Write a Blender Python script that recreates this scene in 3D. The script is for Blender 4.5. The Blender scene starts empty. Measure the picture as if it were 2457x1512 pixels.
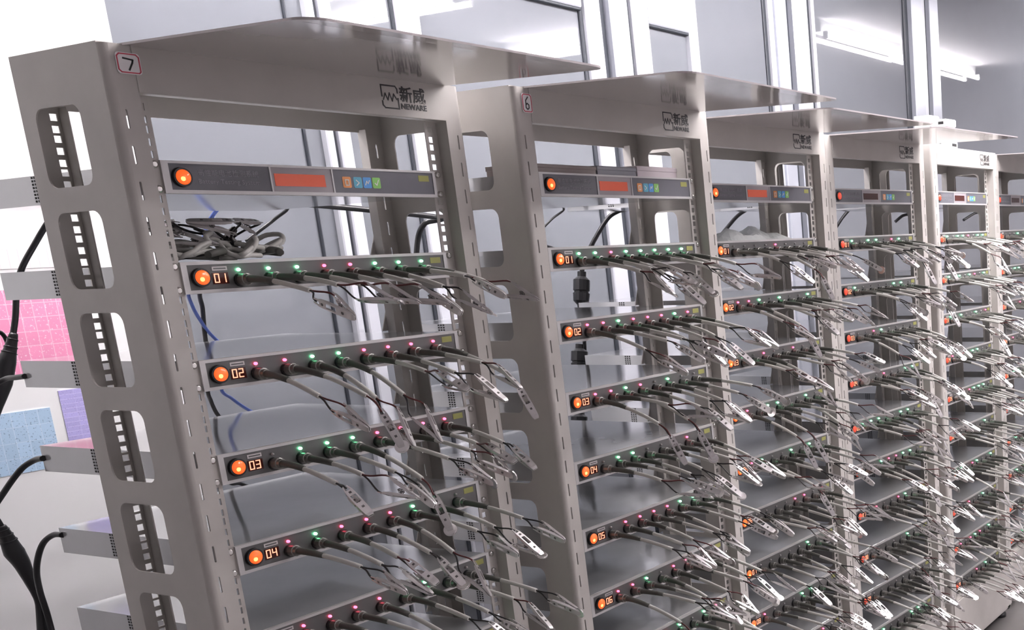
import bpy, math, random
from mathutils import Vector, Matrix
from mathutils.geometry import tessellate_polygon

# ------------------------------------------------------------------ camera
W, H = 2457.0, 1512.0
Z0 = 1.60                                   # height of the controllers' centre line above the floor
CAM = (-0.9730, -1.5687, -0.1278 + Z0)
PITCH, ROLL, YAW = math.radians(-12.7966), math.radians(-2.7772), math.radians(65.1935)
FPX, PPX, PPY = 2668.42, 2247.36, 1177.53
fw = Vector((math.sin(YAW)*math.cos(PITCH), math.cos(YAW)*math.cos(PITCH), math.sin(PITCH)))
r0 = Vector((math.cos(YAW), -math.sin(YAW), 0)); u0 = r0.cross(fw)
rt = math.cos(ROLL)*r0 + math.sin(ROLL)*u0
up = -math.sin(ROLL)*r0 + math.cos(ROLL)*u0
scene = bpy.context.scene
COL = scene.collection
cd = bpy.data.cameras.new('camera'); cam = bpy.data.objects.new('camera', cd); COL.objects.link(cam)
cd.sensor_fit = 'HORIZONTAL'; cd.sensor_width = 36; cd.lens = FPX/W*36
cd.shift_x = -(PPX-W/2)/W; cd.shift_y = (PPY-H/2)/W
cd.clip_start = 0.02
cam.matrix_world = Matrix(((rt.x, up.x, -fw.x, CAM[0]), (rt.y, up.y, -fw.y, CAM[1]), (rt.z, up.z, -fw.z, CAM[2]), (0, 0, 0, 1)))
scene.camera = cam
def at(px, py, Y):
    """point where the pixel's ray meets the upright plane y = Y"""
    d = fw + rt*((px-PPX)/FPX) - up*((py-PPY)/FPX)
    c = Vector(CAM)
    return c + d*((Y-c.y)/d.y)

# ------------------------------------------------------------------ world, view
world = bpy.data.worlds.new('room_air'); scene.world = world; world.use_nodes = True
bg = world.node_tree.nodes['Background']; bg.inputs[0].default_value = (0.9, 0.93, 1.0, 1); bg.inputs[1].default_value = 0.05
vs = scene.view_settings
vs.view_transform = 'Standard'; vs.look = 'None'; vs.gamma = 1.0; vs.use_curve_mapping = False
vs.exposure = 0.82
TUBE = 60.0                                 # strength of the fluorescent tubes
random.seed(7)

# ------------------------------------------------------------------ materials
def mat(name, col, rough=0.5, metal=0.0, emit=None, es=0.0, mottle=0.0, scale=30.0, bump=0.0, coat=0.0, alpha=None, spec=0.5, trans=0.0):
    m = bpy.data.materials.new(name); m.use_nodes = True
    nt = m.node_tree; b = nt.nodes['Principled BSDF']
    b.inputs['Base Color'].default_value = (*col, 1); b.inputs['Roughness'].default_value = rough
    b.inputs['Metallic'].default_value = metal; b.inputs['Coat Weight'].default_value = coat
    b.inputs['Coat Roughness'].default_value = 0.08
    b.inputs['Specular IOR Level'].default_value = spec
    b.inputs['Transmission Weight'].default_value = trans
    if emit: b.inputs['Emission Color'].default_value = (*emit, 1); b.inputs['Emission Strength'].default_value = es
    if alpha is not None: b.inputs['Alpha'].default_value = alpha
    if mottle or bump:
        tc = nt.nodes.new('ShaderNodeTexCoord'); nz = nt.nodes.new('ShaderNodeTexNoise')
        nz.inputs['Scale'].default_value = scale; nz.inputs['Detail'].default_value = 4
        nt.links.new(tc.outputs['Object'], nz.inputs['Vector'])
        if mottle:
            cr = nt.nodes.new('ShaderNodeValToRGB')
            cr.color_ramp.elements[0].position = 0.3; cr.color_ramp.elements[1].position = 0.7
            cr.color_ramp.elements[0].color = (*[c*(1-mottle) for c in col], 1)
            cr.color_ramp.elements[1].color = (*[min(1, c*(1+mottle)) for c in col], 1)
            nt.links.new(nz.outputs['Fac'], cr.inputs[0]); nt.links.new(cr.outputs[0], b.inputs['Base Color'])
        if bump:
            bp = nt.nodes.new('ShaderNodeBump'); bp.inputs['Strength'].default_value = bump; bp.inputs['Distance'].default_value = 0.002
            nt.links.new(nz.outputs['Fac'], bp.inputs['Height']); nt.links.new(bp.outputs[0], b.inputs['Normal'])
    return m
M = {}
M['paint'] = mat('beige_grey_paint', (0.50, 0.475, 0.45), 0.38, mottle=0.05, scale=14, bump=0.03)
M['hood'] = mat('glossy_beige_paint', (0.47, 0.43, 0.435), 0.15, mottle=0.03, scale=6, coat=0.6)
M['chassis'] = mat('chassis_steel', (0.60, 0.605, 0.62), 0.11, metal=0.45, mottle=0.05, scale=9)
M['rim'] = mat('silver_grey_rim', (0.56, 0.55, 0.55), 0.3, metal=0.25)
M['face'] = mat('dark_grey_face', (0.105, 0.104, 0.103), 0.30, mottle=0.06, scale=20)
M['face2'] = mat('blue_grey_face', (0.125, 0.125, 0.145), 0.35, mottle=0.05, scale=20)
M['print'] = mat('pale_print', (0.26, 0.26, 0.28), 0.5)
M['label'] = mat('silver_label', (0.62, 0.58, 0.58), 0.4)
M['black'] = mat('black_plastic', (0.012, 0.012, 0.014), 0.35)
M['ink'] = mat('black_ink', (0.02, 0.018, 0.02), 0.5)
M['hole'] = mat('vent_black', (0.01, 0.01, 0.01), 0.8)
M['switch'] = mat('orange_switch', (0.9, 0.2, 0.05), 0.2, emit=(1.0, 0.12, 0.01), es=0.45, coat=0.5)
M['switch_hot'] = mat('lamp_core', (1, 0.6, 0.2), 0.2, emit=(1.0, 0.45, 0.10), es=1.5)
M['switch_dim'] = mat('red_switch', (0.7, 0.09, 0.05), 0.2, emit=(1.0, 0.07, 0.02), es=0.22, coat=0.5)
M['digit'] = mat('lit_digits', (1, 0.3, 0.12), 0.4, emit=(1.0, 0.42, 0.28), es=0.8)
M['window'] = mat('display_window', (0.06, 0.014, 0.01), 0.15)
M['redlcd'] = mat('red_display', (0.35, 0.06, 0.03), 0.25, emit=(0.85, 0.12, 0.05), es=0.15)
M['bezel'] = mat('display_bezel', (0.36, 0.33, 0.35), 0.35)
M['led_g'] = mat('green_led', (0.3, 0.9, 0.5), 0.2, emit=(0.22, 1.0, 0.48), es=9.0)
M['led_r'] = mat('red_led', (0.9, 0.1, 0.15), 0.2, emit=(1.0, 0.07, 0.14), es=4.0)
M['led_o'] = mat('unlit_led', (0.45, 0.42, 0.42), 0.2, coat=0.5)
M['ylabel'] = mat('yellow_label', (0.30, 0.30, 0.09), 0.5)
M['steel'] = mat('screw_steel', (0.62, 0.60, 0.58), 0.25, metal=0.9)
M['nickel'] = mat('nickel_clip', (0.68, 0.655, 0.655), 0.36, metal=0.84, mottle=0.08, scale=60)
M['dsteel'] = mat('dark_steel', (0.16, 0.15, 0.15), 0.35, metal=0.7)
M['boot'] = mat('grey_green_boot', (0.085, 0.085, 0.075), 0.5)
M['plug'] = mat('plug_collar', (0.22, 0.215, 0.20), 0.35, metal=0.6)
M['cable'] = mat('pale_cable', (0.56, 0.55, 0.52), 0.45)
M['wire_k'] = mat('black_wire', (0.015, 0.013, 0.014), 0.4)
M['wire_r'] = mat('red_wire', (0.10, 0.018, 0.018), 0.4)
M['cell'] = mat('coin_cell_steel', (0.80, 0.78, 0.77), 0.15, metal=0.95)
M['wall'] = mat('white_wall', (0.82, 0.82, 0.82), 0.6, mottle=0.02, scale=2)
M['ceil'] = mat('ceiling_paint', (0.78, 0.75, 0.78), 0.8, mottle=0.03, scale=1.5)
M['wall2'] = mat('room_wall', (0.64, 0.62, 0.64), 0.8, mottle=0.05, scale=0.8)
M['wall3'] = mat('grey_side_wall', (0.32, 0.32, 0.32), 0.8, mottle=0.05, scale=0.8)
M['floor'] = mat('floor_vinyl', (0.16, 0.15, 0.15), 0.35, mottle=0.15, scale=5)
M['alu'] = mat('white_aluminium', (0.54, 0.55, 0.60), 0.3, mottle=0.02, scale=5)
M['alu_grey'] = mat('grey_aluminium', (0.46, 0.48, 0.54), 0.28, metal=0.3)
M['gasket'] = mat('black_gasket', (0.03, 0.035, 0.045), 0.5)
M['glass'] = mat('filmed_glass', (0.175, 0.185, 0.205), 0.012, mottle=0.06, scale=1.3)
M['tube'] = mat('fluorescent_tube', (1, 1, 1), 0.5, emit=(1.0, 0.955, 0.965), es=TUBE)
M['housing'] = mat('lamp_housing', (0.8, 0.8, 0.8), 0.4)
M['paper'] = mat('white_paper', (0.85, 0.83, 0.84), 0.7)
M['redink'] = mat('red_marker', (0.62, 0.08, 0.12), 0.6)
M['bluecord'] = mat('blue_cord', (0.10, 0.16, 0.48), 0.35)
M['bag'] = mat('clear_bag', (0.92, 0.94, 0.93), 0.35, alpha=0.7)
M['card1'] = mat('brown_grey_card', (0.34, 0.29, 0.28), 0.6)
M['card2'] = mat('grey_card', (0.30, 0.30, 0.34), 0.5)
M['card3'] = mat('pink_white_card', (0.60, 0.53, 0.56), 0.5)
for k, c in {'or': (0.75, 0.30, 0.10), 'te': (0.10, 0.36, 0.50), 'bl': (0.08, 0.28, 0.62), 'gr': (0.22, 0.50, 0.12)}.items():
    M['ic_'+k] = mat('icon_'+k, c, 0.5)
M['whiteink'] = mat('pale_ink', (0.75, 0.75, 0.72), 0.5)

def chart(name, base, line, cols, rows, dots):
    """printed chart: ruled cells with specks of print"""
    m = bpy.data.materials.new(name); m.use_nodes = True; nt = m.node_tree; b = nt.nodes['Principled BSDF']
    b.inputs['Roughness'].default_value = 0.55
    tc = nt.nodes.new('ShaderNodeTexCoord'); mp = nt.nodes.new('ShaderNodeMapping')
    nt.links.new(tc.outputs['Generated'], mp.inputs[0])
    mp.inputs['Rotation'].default_value = (math.pi/2, 0, 0)
    br = nt.nodes.new('ShaderNodeTexBrick'); br.offset = 0.0
    br.inputs['Scale'].default_value = 1.0; br.inputs['Brick Width'].default_value = 1.0/cols; br.inputs['Row Height'].default_value = 1.0/rows
    br.inputs['Mortar Size'].default_value = 0.004
    br.inputs['Color1'].default_value = (*base, 1); br.inputs['Color2'].default_value = (*[c*0.9 for c in base], 1)
    br.inputs['Mortar'].default_value = (*line, 1)
    nt.links.new(mp.outputs[0], br.inputs['Vector'])
    nz = nt.nodes.new('ShaderNodeTexNoise'); nz.inputs['Scale'].default_value = 38; nz.inputs['Detail'].default_value = 3
    nt.links.new(tc.outputs['Generated'], nz.inputs['Vector'])
    cr = nt.nodes.new('ShaderNodeValToRGB'); cr.color_ramp.elements[0].position = 0.60; cr.color_ramp.elements[1].position = 0.66
    nt.links.new(nz.outputs['Fac'], cr.inputs[0])
    mx = nt.nodes.new('ShaderNodeMix'); mx.data_type = 'RGBA'
    nt.links.new(cr.outputs[0], mx.inputs[0]); nt.links.new(br.outputs[0], mx.inputs[6]); mx.inputs[7].default_value = (*dots, 1)
    nt.links.new(mx.outputs[2], b.inputs['Base Color'])
    return m
M['pink'] = chart('pink_chart', (0.80, 0.28, 0.46), (0.85, 0.55, 0.66), 7, 6, (0.92, 0.66, 0.76))
M['blue'] = chart('blue_chart', (0.42, 0.58, 0.76), (0.55, 0.66, 0.80), 6, 4, (0.16, 0.22, 0.34))
M['purple'] = chart('purple_chart', (0.44, 0.40, 0.74), (0.58, 0.54, 0.80), 2, 12, (0.22, 0.18, 0.42))
M['whitechart'] = chart('pale_chart', (0.85, 0.83, 0.86), (0.80, 0.62, 0.66), 9, 3, (0.70, 0.62, 0.60))

# ------------------------------------------------------------------ mesh helpers
class MB:
    def __init__(s): s.v = []; s.f = []; s.sm = []
    def face(s, idx, smooth=False): s.f.append(tuple(idx)); s.sm.append(smooth)
    def box(s, x0, x1, y0, y1, z0, z1):
        n = len(s.v)
        s.v += [(x0,y0,z0),(x1,y0,z0),(x1,y1,z0),(x0,y1,z0),(x0,y0,z1),(x1,y0,z1),(x1,y1,z1),(x0,y1,z1)]
        for q in ((0,3,2,1),(4,5,6,7),(0,1,5,4),(1,2,6,5),(2,3,7,6),(3,0,4,7)): s.face([n+i for i in q])
        return s
    def bbox(s, x0, x1, y0, y1, z0, z1, c):
        """box with its four upright edges along x chamfered on the front (small y) side"""
        prof = [(y0+c, z0), (y1, z0), (y1, z1), (y0+c, z1), (y0, z1-c), (y0, z0+c)]
        n = len(s.v); k = len(prof)
        for x in (x0, x1): s.v += [(x, y, z) for y, z in prof]
        s.face([n+i for i in range(k)][::-1]); s.face([n+k+i for i in range(k)])
        for i in range(k): s.face([n+i, n+(i+1) % k, n+k+(i+1) % k, n+k+i])
        return s
    def tube(s, pts, rad, seg=8, cap=True, smooth=True, flat=1.0):
        pts = [Vector(p) for p in pts]; n = len(pts)
        rs = rad if isinstance(rad, (list, tuple)) else [rad]*n
        T = []
        for i in range(n):
            d = pts[min(i+1, n-1)] - pts[max(i-1, 0)]
            T.append(d.normalized() if d.length > 1e-9 else Vector((0, 0, 1)))
        a = Vector((0, 0, 1)) if abs(T[0].z) < 0.9 else Vector((1, 0, 0))
        N = (a - T[0]*a.dot(T[0])).normalized()
        base = len(s.v)
        for i in range(n):
            N = (N - T[i]*N.dot(T[i])).normalized(); B = T[i].cross(N)
            for k in range(seg):
                t = 2*math.pi*k/seg
                s.v.append(tuple(pts[i] + (N*math.cos(t)*flat + B*math.sin(t))*rs[i]))
        for i in range(n-1):
            for k in range(seg):
                a0 = base+i*seg+k; a1 = base+i*seg+(k+1) % seg
                s.face((a0, a1, a1+seg, a0+seg), smooth)
        if cap:
            s.face([base+k for k in range(seg)][::-1]); s.face([base+(n-1)*seg+k for k in range(seg)])
        return s
    def plate(s, loops, fn, t):
        """flat plate from an outline and holes (loops of 2-D points); fn maps (u, v, w) to space, w runs 0..t"""
        L = [[Vector((p[0], p[1], 0)) for p in lp] for lp in loops]
        flat = [p for lp in L for p in lp]
        tris = tessellate_polygon(L)
        n = len(s.v); k = len(flat)
        for w in (0, t): s.v += [tuple(fn(p.x, p.y, w)) for p in flat]
        for a, b, c in tris: s.face((n+a, n+b, n+c)); s.face((n+k+c, n+k+b, n+k+a))
        o = 0
        for lp in L:
            m = len(lp)
            for i in range(m): s.face((n+o+i, n+o+(i+1) % m, n+k+o+(i+1) % m, n+k+o+i))
            o += m
        return s
    def xf(s, mtx, start=0):
        for i in range(start, len(s.v)): s.v[i] = tuple(mtx @ Vector(s.v[i]))
        return s
    def mesh(s, name, m):
        me = bpy.data.meshes.new(name); me.from_pydata(s.v, [], s.f)
        me.polygons.foreach_set('use_smooth', s.sm)
        me.materials.append(M[m]); me.update()
        import bmesh
        b = bmesh.new(); b.from_mesh(me); bmesh.ops.recalc_face_normals(b, faces=b.faces); b.to_mesh(me); b.free()
        return me
def rrect(x0, x1, y0, y1, r, n=5):
    out = []
    for cx, cy, a0 in ((x1-r, y0+r, -90), (x1-r, y1-r, 0), (x0+r, y1-r, 90), (x0+r, y0+r, 180)):
        for i in range(n+1):
            a = math.radians(a0+90*i/n); out.append((cx+r*math.cos(a), cy+r*math.sin(a)))
    return out
def rect(x0, x1, y0, y1): return [(x0, y0), (x1, y0), (x1, y1), (x0, y1)]
def obj(name, me, parent=None, loc=None, rz=0):
    o = bpy.data.objects.new(name, me); COL.objects.link(o)
    if parent: o.parent = parent
    if loc is not None: o.location = loc
    if rz: o.rotation_euler = (0, 0, rz)
    return o
def tag(o, label, cat, group=None):
    o['label'] = label; o['category'] = cat
    if group: o['group'] = group
    return o
def struct(name, mb, m, parent=None):
    o = obj(name, mb.mesh(name, m), parent)
    if parent is None: o['kind'] = 'structure'
    return o
def text_mesh(name, body, size, m, depth=0.0003, bold=0.0, spacing=1.0):
    cu = bpy.data.curves.new(name, 'FONT'); cu.body = body; cu.size = size; cu.extrude = depth; cu.offset = bold; cu.space_character = spacing
    cu.resolution_u = 2
    o = bpy.data.objects.new(name, cu); COL.objects.link(o)
    dg = bpy.context.evaluated_depsgraph_get()
    me = bpy.data.meshes.new_from_object(o.evaluated_get(dg))
    bpy.data.objects.remove(o); bpy.data.curves.remove(cu)
    me.transform(Matrix.Rotation(math.pi/2, 4, 'X'))       # stands upright, facing -y
    me.materials.clear(); me.materials.append(M[m]); me.name = name
    return me
def stroke(mb, pts, w, y, d=0.0004):
    """a flat pen line in the xz plane"""
    for (x0, z0), (x1, z1) in zip(pts[:-1], pts[1:]):
        L = math.hypot(x1-x0, z1-z0); nx, nz = -(z1-z0)/L*w/2, (x1-x0)/L*w/2
        ex, ez = (x1-x0)/L*w*0.35, (z1-z0)/L*w*0.35
        q = [(x0-ex+nx, z0-ez+nz), (x0-ex-nx, z0-ez-nz), (x1+ex-nx, z1+ez-nz), (x1+ex+nx, z1+ez+nz)]
        mb.plate([q], lambda u, v, t: (u, y-t, v), d)
    return mb

# ------------------------------------------------------------------ the room
YB = 1.0                                    # plane of the partition behind the racks
XP = at(250, 0, YB).x                       # where the white wall ends and the glazing starts
XR, XL, YF, ZC = 10.6, -3.2, -4.6, Z0+1.36
struct('floor', MB().box(XL, XR, YF, YB+0.1, -0.1, 0), 'floor')
struct('ceiling', MB().box(XL, XR, YF, YB+0.1, ZC, ZC+0.1), 'ceil')
struct('wall_back', MB().box(XL, XP, YB, YB+0.1, 0, ZC), 'wall')
struct('wall_front', MB().box(XL, XR, YF-0.1, YF, 0, ZC), 'wall2')
struct('wall_left', MB().box(XL-0.1, XL, YF, YB, 0, ZC), 'wall3')
struct('wall_right', MB().box(XR, XR+0.1, YF, YB, 0, ZC), 'wall2')

def vx(px, py=40): return at(px, py, YB).x
def glazing():
    # bays (left px, right px) of glass, with the uprights between them, read along the top of the photograph
    spans = [(250, 692, 'g'), (692, 699, 'k'), (699, 738, 'g'), (738, 757, 'w'), (757, 769, 'k'), (769, 799, 'w'), (799, 948, 'g'), (948, 955, 'k'),
             (955, 1008, 'w'), (1008, 1398, 'g'), (1398, 1406, 'k'), (1406, 1442, 'w'), (1442, 1458, 'k'), (1458, 1492, 'a'), (1492, 1508, 'w'),
             (1508, 1517, 'k'), (1517, 1556, 'w'), (1556, 1651, 'g'), (1651, 1672, 'w'), (1672, 1838, 'g'), (1838, 1845, 'k'), (1845, 1856, 'w'),
             (1856, 1882, 'a'), (1882, 1897, 'k'), (1897, 1923, 'a'), (1923, 1938, 'w'), (1938, 1948, 'k'), (1948, 1955, 'w'), (1955, 2173, 'g'),
             (2173, 2183, 'k'), (2183, 2207, 'a'), (2207, 2219, 'w'), (2219, 2226, 'k'), (2226, 2246, 'a'), (2246, 2480, 'g')]
    xs = [(vx(a), vx(b), k) for a, b, k in spans]
    xs[-1] = (xs[-1][0], XR, 'g')
    nw = 0; nt_ = 0; cur = None; group_trim = None
    for i, (a, b, k) in enumerate(xs):
        if k == 'g':
            nw += 1
            o = bpy.data.objects.new('window_%d' % nw, None); COL.objects.link(o); o['kind'] = 'structure'; o.location = (0, 0, 0)
            obj('pane', MB().box(a, b, YB+0.020, YB+0.028, 0.08, ZC).mesh('pane', 'glass'), o)
            obj('bottom_rail', MB().bbox(a, b, YB, YB+0.05, 0.0, 0.10, 0.004).mesh('bottom_rail', 'alu'), o)
            if 5 > nw > 2 or nw in (5,):
                obj('transom', MB().bbox(a, b, YB, YB+0.05, Z0+0.645, Z0+0.765, 0.004).mesh('transom', 'alu'), o)
                obj('glazing_bead', MB().bbox(a, b, YB+0.004, YB+0.03, Z0+0.636, Z0+0.645, 0.002).mesh('glazing_bead', 'gasket'), o)
            group_trim = None
        else:
            if group_trim is None:
                nt_ += 1
                group_trim = bpy.data.objects.new('trim_%d' % nt_, None); COL.objects.link(group_trim); group_trim['kind'] = 'structure'
            dep = {'w': (0.0, 0.06), 'a': (-0.012, 0.06), 'k': (0.012, 0.06)}[k]
            nm = {'w': 'stile', 'a': 'mullion', 'k': 'gasket'}[k]
            mt = {'w': 'alu', 'a': 'alu_grey', 'k': 'gasket'}[k]
            mb = MB()
            pr = [(a, YB+dep[0]+0.003), (a+0.003, YB+dep[0]), (b-0.003, YB+dep[0]), (b, YB+dep[0]+0.003), (b, YB+dep[1]), (a, YB+dep[1])]
            mb.plate([pr], lambda u, v, w: (u, v, 0.0+w), ZC)
            obj(nm, mb.mesh(nm, mt), group_trim)
glazing()
struct('wall_corridor', MB().box(XP-0.2, XR, YB+0.6, YB+0.7, 0, ZC), 'wall2')

# charts stuck on the white wall, at the places their corners have in the photograph
def poster(name, label, m, tl, br):
    a = at(*tl, YB); b = at(*br, YB)
    o = obj(name, MB().box(0, b.x-a.x, -0.0015, 0, b.z-a.z, 0).mesh(name, m), None, (a.x, YB, a.z))
    tag(o, label, 'poster', 'charts on the white wall')
    return o
poster('wall_chart', 'white chart with faint red ruled lines above the pink chart', 'whitechart', (-60, 600), (165, 640))
poster('wall_chart', 'pink ruled chart on the white wall beside the first rack', 'pink', (-60, 700), (198, 884))
poster('wall_chart', 'light blue ruled chart on the wall, left of the purple one', 'blue', (-80, 1005), (150, 1118))
poster('wall_chart', 'small purple chart between the blue chart and the first rack', 'purple', (138, 938), (236, 1058))

# ------------------------------------------------------------------ ceiling lamps
def lamp(label, x, y, z, L, along='x', n=2):
    t = bpy.data.objects.new('ceiling_light', None); COL.objects.link(t); t.location = (x, y, z); t.rotation_euler = (0, 0, 0 if along == 'x' else math.pi/2)
    tag(t, label, 'lamp', 'fluorescent lamps under the ceiling')
    obj('housing', MB().box(-L/2, L/2, -0.035, 0.035, 0.03, ZC-z).mesh('housing', 'housing'), t)
    for k in range(n):
        yy = (k-(n-1)/2)*0.13
        obj('tube', MB().tube([(-L/2+0.03, yy, 0), (L/2-0.03, yy, 0)], 0.016, 10).mesh('tube', 'tube'), t)
        for s in (-1, 1): obj('lamp_holder', MB().box(s*(L/2-0.015)-0.012, s*(L/2-0.015)+0.012, yy-0.014, yy+0.014, -0.016, 0.03).mesh('lamp_holder', 'housing'), t)
    return t
ZL = Z0+1.25
lamp('twin tube lamp over the aisle at the far right end', 8.1, -0.38, ZL, 1.5)
lamp('twin tube lamp over the aisle, second from the far right end', 6.75, -0.40, ZL, 1.3)
lamp('twin tube lamp over the aisle in front of the middle racks', 3.0, -0.50, ZL, 1.3)
lamp('twin tube lamp across the aisle, left one of two', 3.93, -1.88, ZL, 1.1, 'y')
lamp('twin tube lamp across the aisle, right one of two', 5.47, -1.95, ZL, 1.2, 'y')
lamp('twin tube lamp between the racks and the white wall', 0.50, 0.80, ZL, 1.6)
lamp('added twin tube fill lamp over the aisle in front of the second rack', 1.55, -0.55, ZL, 1.3)  # unseen fill, added to brighten the post tops between the hoods
lamp('added twin tube fill lamp over the aisle in front of the third rack', 2.4, -1.15, ZL, 1.3)  # unseen fill, added to light the leads and headers from above
lamp('added twin tube fill lamp over the aisle, right of the photographer', 2.25, -2.4, ZL, 1.3)  # unseen fill, added to give the rack fronts light from the right

# ------------------------------------------------------------------ rack meshes (shared); local x runs from the left screw line, z from the controller line
XO0, XO1 = -0.050, 0.515                    # outer faces of the two side frames
XI0, XI1 = -0.014, 0.479                    # inner edges of the two post faces
YFACE, YMNT, YREAR = -0.025, 0.0, 0.174
ZB, ZT = -1.56, 0.160
U = 0.04445
T = 0.002
def zslots():
    z = 0.0686
    while z > ZB+0.06:
        yield z
        z -= U
def eia():
    out = []
    k = -34
    while k*U < 0.13:
        c = k*U
        for d in (-0.015875, 0, 0.015875):
            if ZB+0.05 < c+d < 0.10: out.append(c+d)
        k += 1
    return out
def frame_mesh(side):
    """side frame: perforated web, rounded front corner, slotted post face, mounting strip with square holes, rear strip"""
    mb = MB(); R = 0.009
    mx = (lambda x: x) if side == 'L' else (lambda x: XO0+XO1-x)
    # web with big rounded windows
    loops = [rect(YFACE+R, YREAR, ZB, ZT)]
    k = 0
    while 0.093 - k*3*U - 0.101 > ZB+0.03:
        zt = 0.093 - k*3*U; loops.append(rrect(0.045, 0.143, zt-0.101, zt, 0.016)); k += 1
    mb.plate(loops, lambda u, v, w: (mx(XO0+w), u, v), T)
    # bend
    n0 = len(mb.v); N = 6
    for i in range(N+1):
        a = math.pi/2*i/N
        x = XO0+R-R*math.cos(a); y = YFACE+R-R*math.sin(a)
        mb.v += [(mx(x), y, ZB), (mx(x), y, ZT)]
    for i in range(N): mb.face((n0+2*i, n0+2*i+2, n0+2*i+3, n0+2*i+1), True)
    # post face with slots
    loops = [rect(XO0+R, XI0, ZB, ZT)]
    for z in zslots(): loops.append(rrect(-0.0362, -0.0334, z-0.0118, z+0.0118, 0.0013, 2))
    mb.plate(loops, lambda u, v, w: (mx(u), YFACE+w, v), T)
    # return
    mb.box(min(mx(XI0-T), mx(XI0)), max(mx(XI0-T), mx(XI0)), YFACE+T, YMNT+T, ZB, 0.102)
    # mounting strip and rear strip
    for xa, xb, xc, xd, ya in ((XI0, -0.0045, 0.0045, 0.010, YMNT), (-0.022, -0.0165, -0.0075, -0.004, YREAR-T)):
        mb.box(*sorted((mx(xa), mx(xb))), ya, ya+T, ZB, 0.102); mb.box(*sorted((mx(xc), mx(xd))), ya, ya+T, ZB, 0.102)
        zs = sorted(eia()); cuts = [ZB]+[q for z in zs for q in (z-0.0047, z+0.0047)]+[0.102]
        for z0, z1 in zip(cuts[0::2], cuts[1::2]): mb.box(*sorted((mx(xb), mx(xc))), ya, ya+T, z0, z1)
    loops = [rect(XO0+T, -0.022, ZB, 0.102)]
    for z in zslots(): loops.append(rrect(-0.0362, -0.0334, z-0.0118, z+0.0118, 0.0013, 2))
    mb.plate(loops, lambda u, v, w: (mx(u), YREAR-w, v), T)
    mb.box(*sorted((mx(-0.004), mx(-0.002))), YREAR-0.02, YREAR, ZB, 0.102)
    mb.box(min(mx(XO0), mx(XI0)), max(mx(XO0), mx(XI0)), YFACE+R, YREAR, ZT, ZT+T)
    return mb.mesh('side_frame', 'paint')
def header_mesh():
    mb = MB(); mb.bbox(XI0, XI1, YFACE-0.001, YFACE+0.002, 0.102, ZT, 0.0008)
    mb.box(XI0, XI1, YFACE+0.001, YFACE+0.018, 0.102, 0.104)
    mb.box(XI0, XI1, YFACE+0.002, YREAR, ZT-0.002, ZT)
    return mb.mesh('header_panel', 'paint')
def rear_mesh(): return MB().box(XO0+T, XO1-T, YREAR-0.004, YREAR-0.002, 0.098, ZT-0.003).mesh('rear_panel', 'paint')
def hood_mesh():
    mb = MB()
    out = [(p[0], p[1]) for p in rrect(-0.024, 0.486, -0.372, 0.176, 0.030, 6)]
    def fn(u, v, w):
        d = max(0.0, YFACE - v)
        return (u, v, ZT+0.0025 - d*0.035 + w)
    mb.plate([[p for p in out]], fn, 0.003)
    return mb.mesh('top_hood', 'hood')
def base_mesh():
    mb = MB(); mb.bbox(XI0-0.03, XI1+0.03, YFACE-0.004, YFACE, ZB+0.01, -1.375, 0.001)
    mb.box(XO0+T, XO1-T, YFACE, 0.42, ZB+0.0, ZB+0.012); mb.box(XO0+T, XO1-T, YFACE+T, 0.17, -1.380, -1.375)
    return mb.mesh('base_plinth', 'paint')
def foot_mesh(): return MB().tube([(0, 0, -1.6), (0, 0, -1.585), (0, 0, -1.584), (0, 0, ZB)], [0.022, 0.022, 0.009, 0.009], 12).mesh('foot', 'black')
def logo_mark():
    mb = MB(); y = YFACE-0.001; w = 0.0022
    x0, x1, z0, z1 = 0.357, 0.387, 0.114, 0.148
    stroke(mb, [(x0, z0+0.017), (x0, z1), (x1-0.003, z1), (x1, z1-0.004), (x1, z1-0.010)], w, y)
    stroke(mb, [(x1, z1-0.018), (x1, z0), (x0+0.004, z0), (x0, z0+0.004), (x0, z0+0.010)], w, y)
    zz = [(x0+0.002, z0+0.012), (x0+0.0065, z0+0.022), (x0+0.0105, z0+0.012), (x0+0.0145, z0+0.023), (x0+0.0185, z0+0.011), (x0+0.0225, z0+0.022), (x0+0.0275, z0+0.014)]
    stroke(mb, zz, 0.0018, y)
    return mb.mesh('logo_mark', 'ink')
ME = dict(fl=frame_mesh('L'), fr=frame_mesh('R'), hd=header_mesh(), rp=rear_mesh(), hood=hood_mesh(), base=base_mesh(), foot=foot_mesh(), lm=logo_mark())
ME['brk'] = MB().plate([[(0.4560, 0.0222), (0.4730, 0.066), (0.500, 0.066), (0.500, 0.0222)]], lambda u, v, w: (u, YREAR+0.0005+w, v), 0.002).mesh('support_bracket', 'paint')
ME['cn'] = text_mesh('logo_characters', '\u65b0\u5a01', 0.0255, 'ink', bold=0.0004)
ME['nw'] = text_mesh('logo_letters', 'NEWARE', 0.0118, 'ink', bold=0.00035, spacing=1.02)
def fit_width(me, w):
    xs = [v.co.x for v in me.vertices]; k = w/(max(xs)-min(xs)); x0 = min(xs)
    for v in me.vertices: v.co.x = (v.co.x-x0)*k
fit_width(ME['cn'], 0.050); fit_width(ME['nw'], 0.050)
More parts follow.
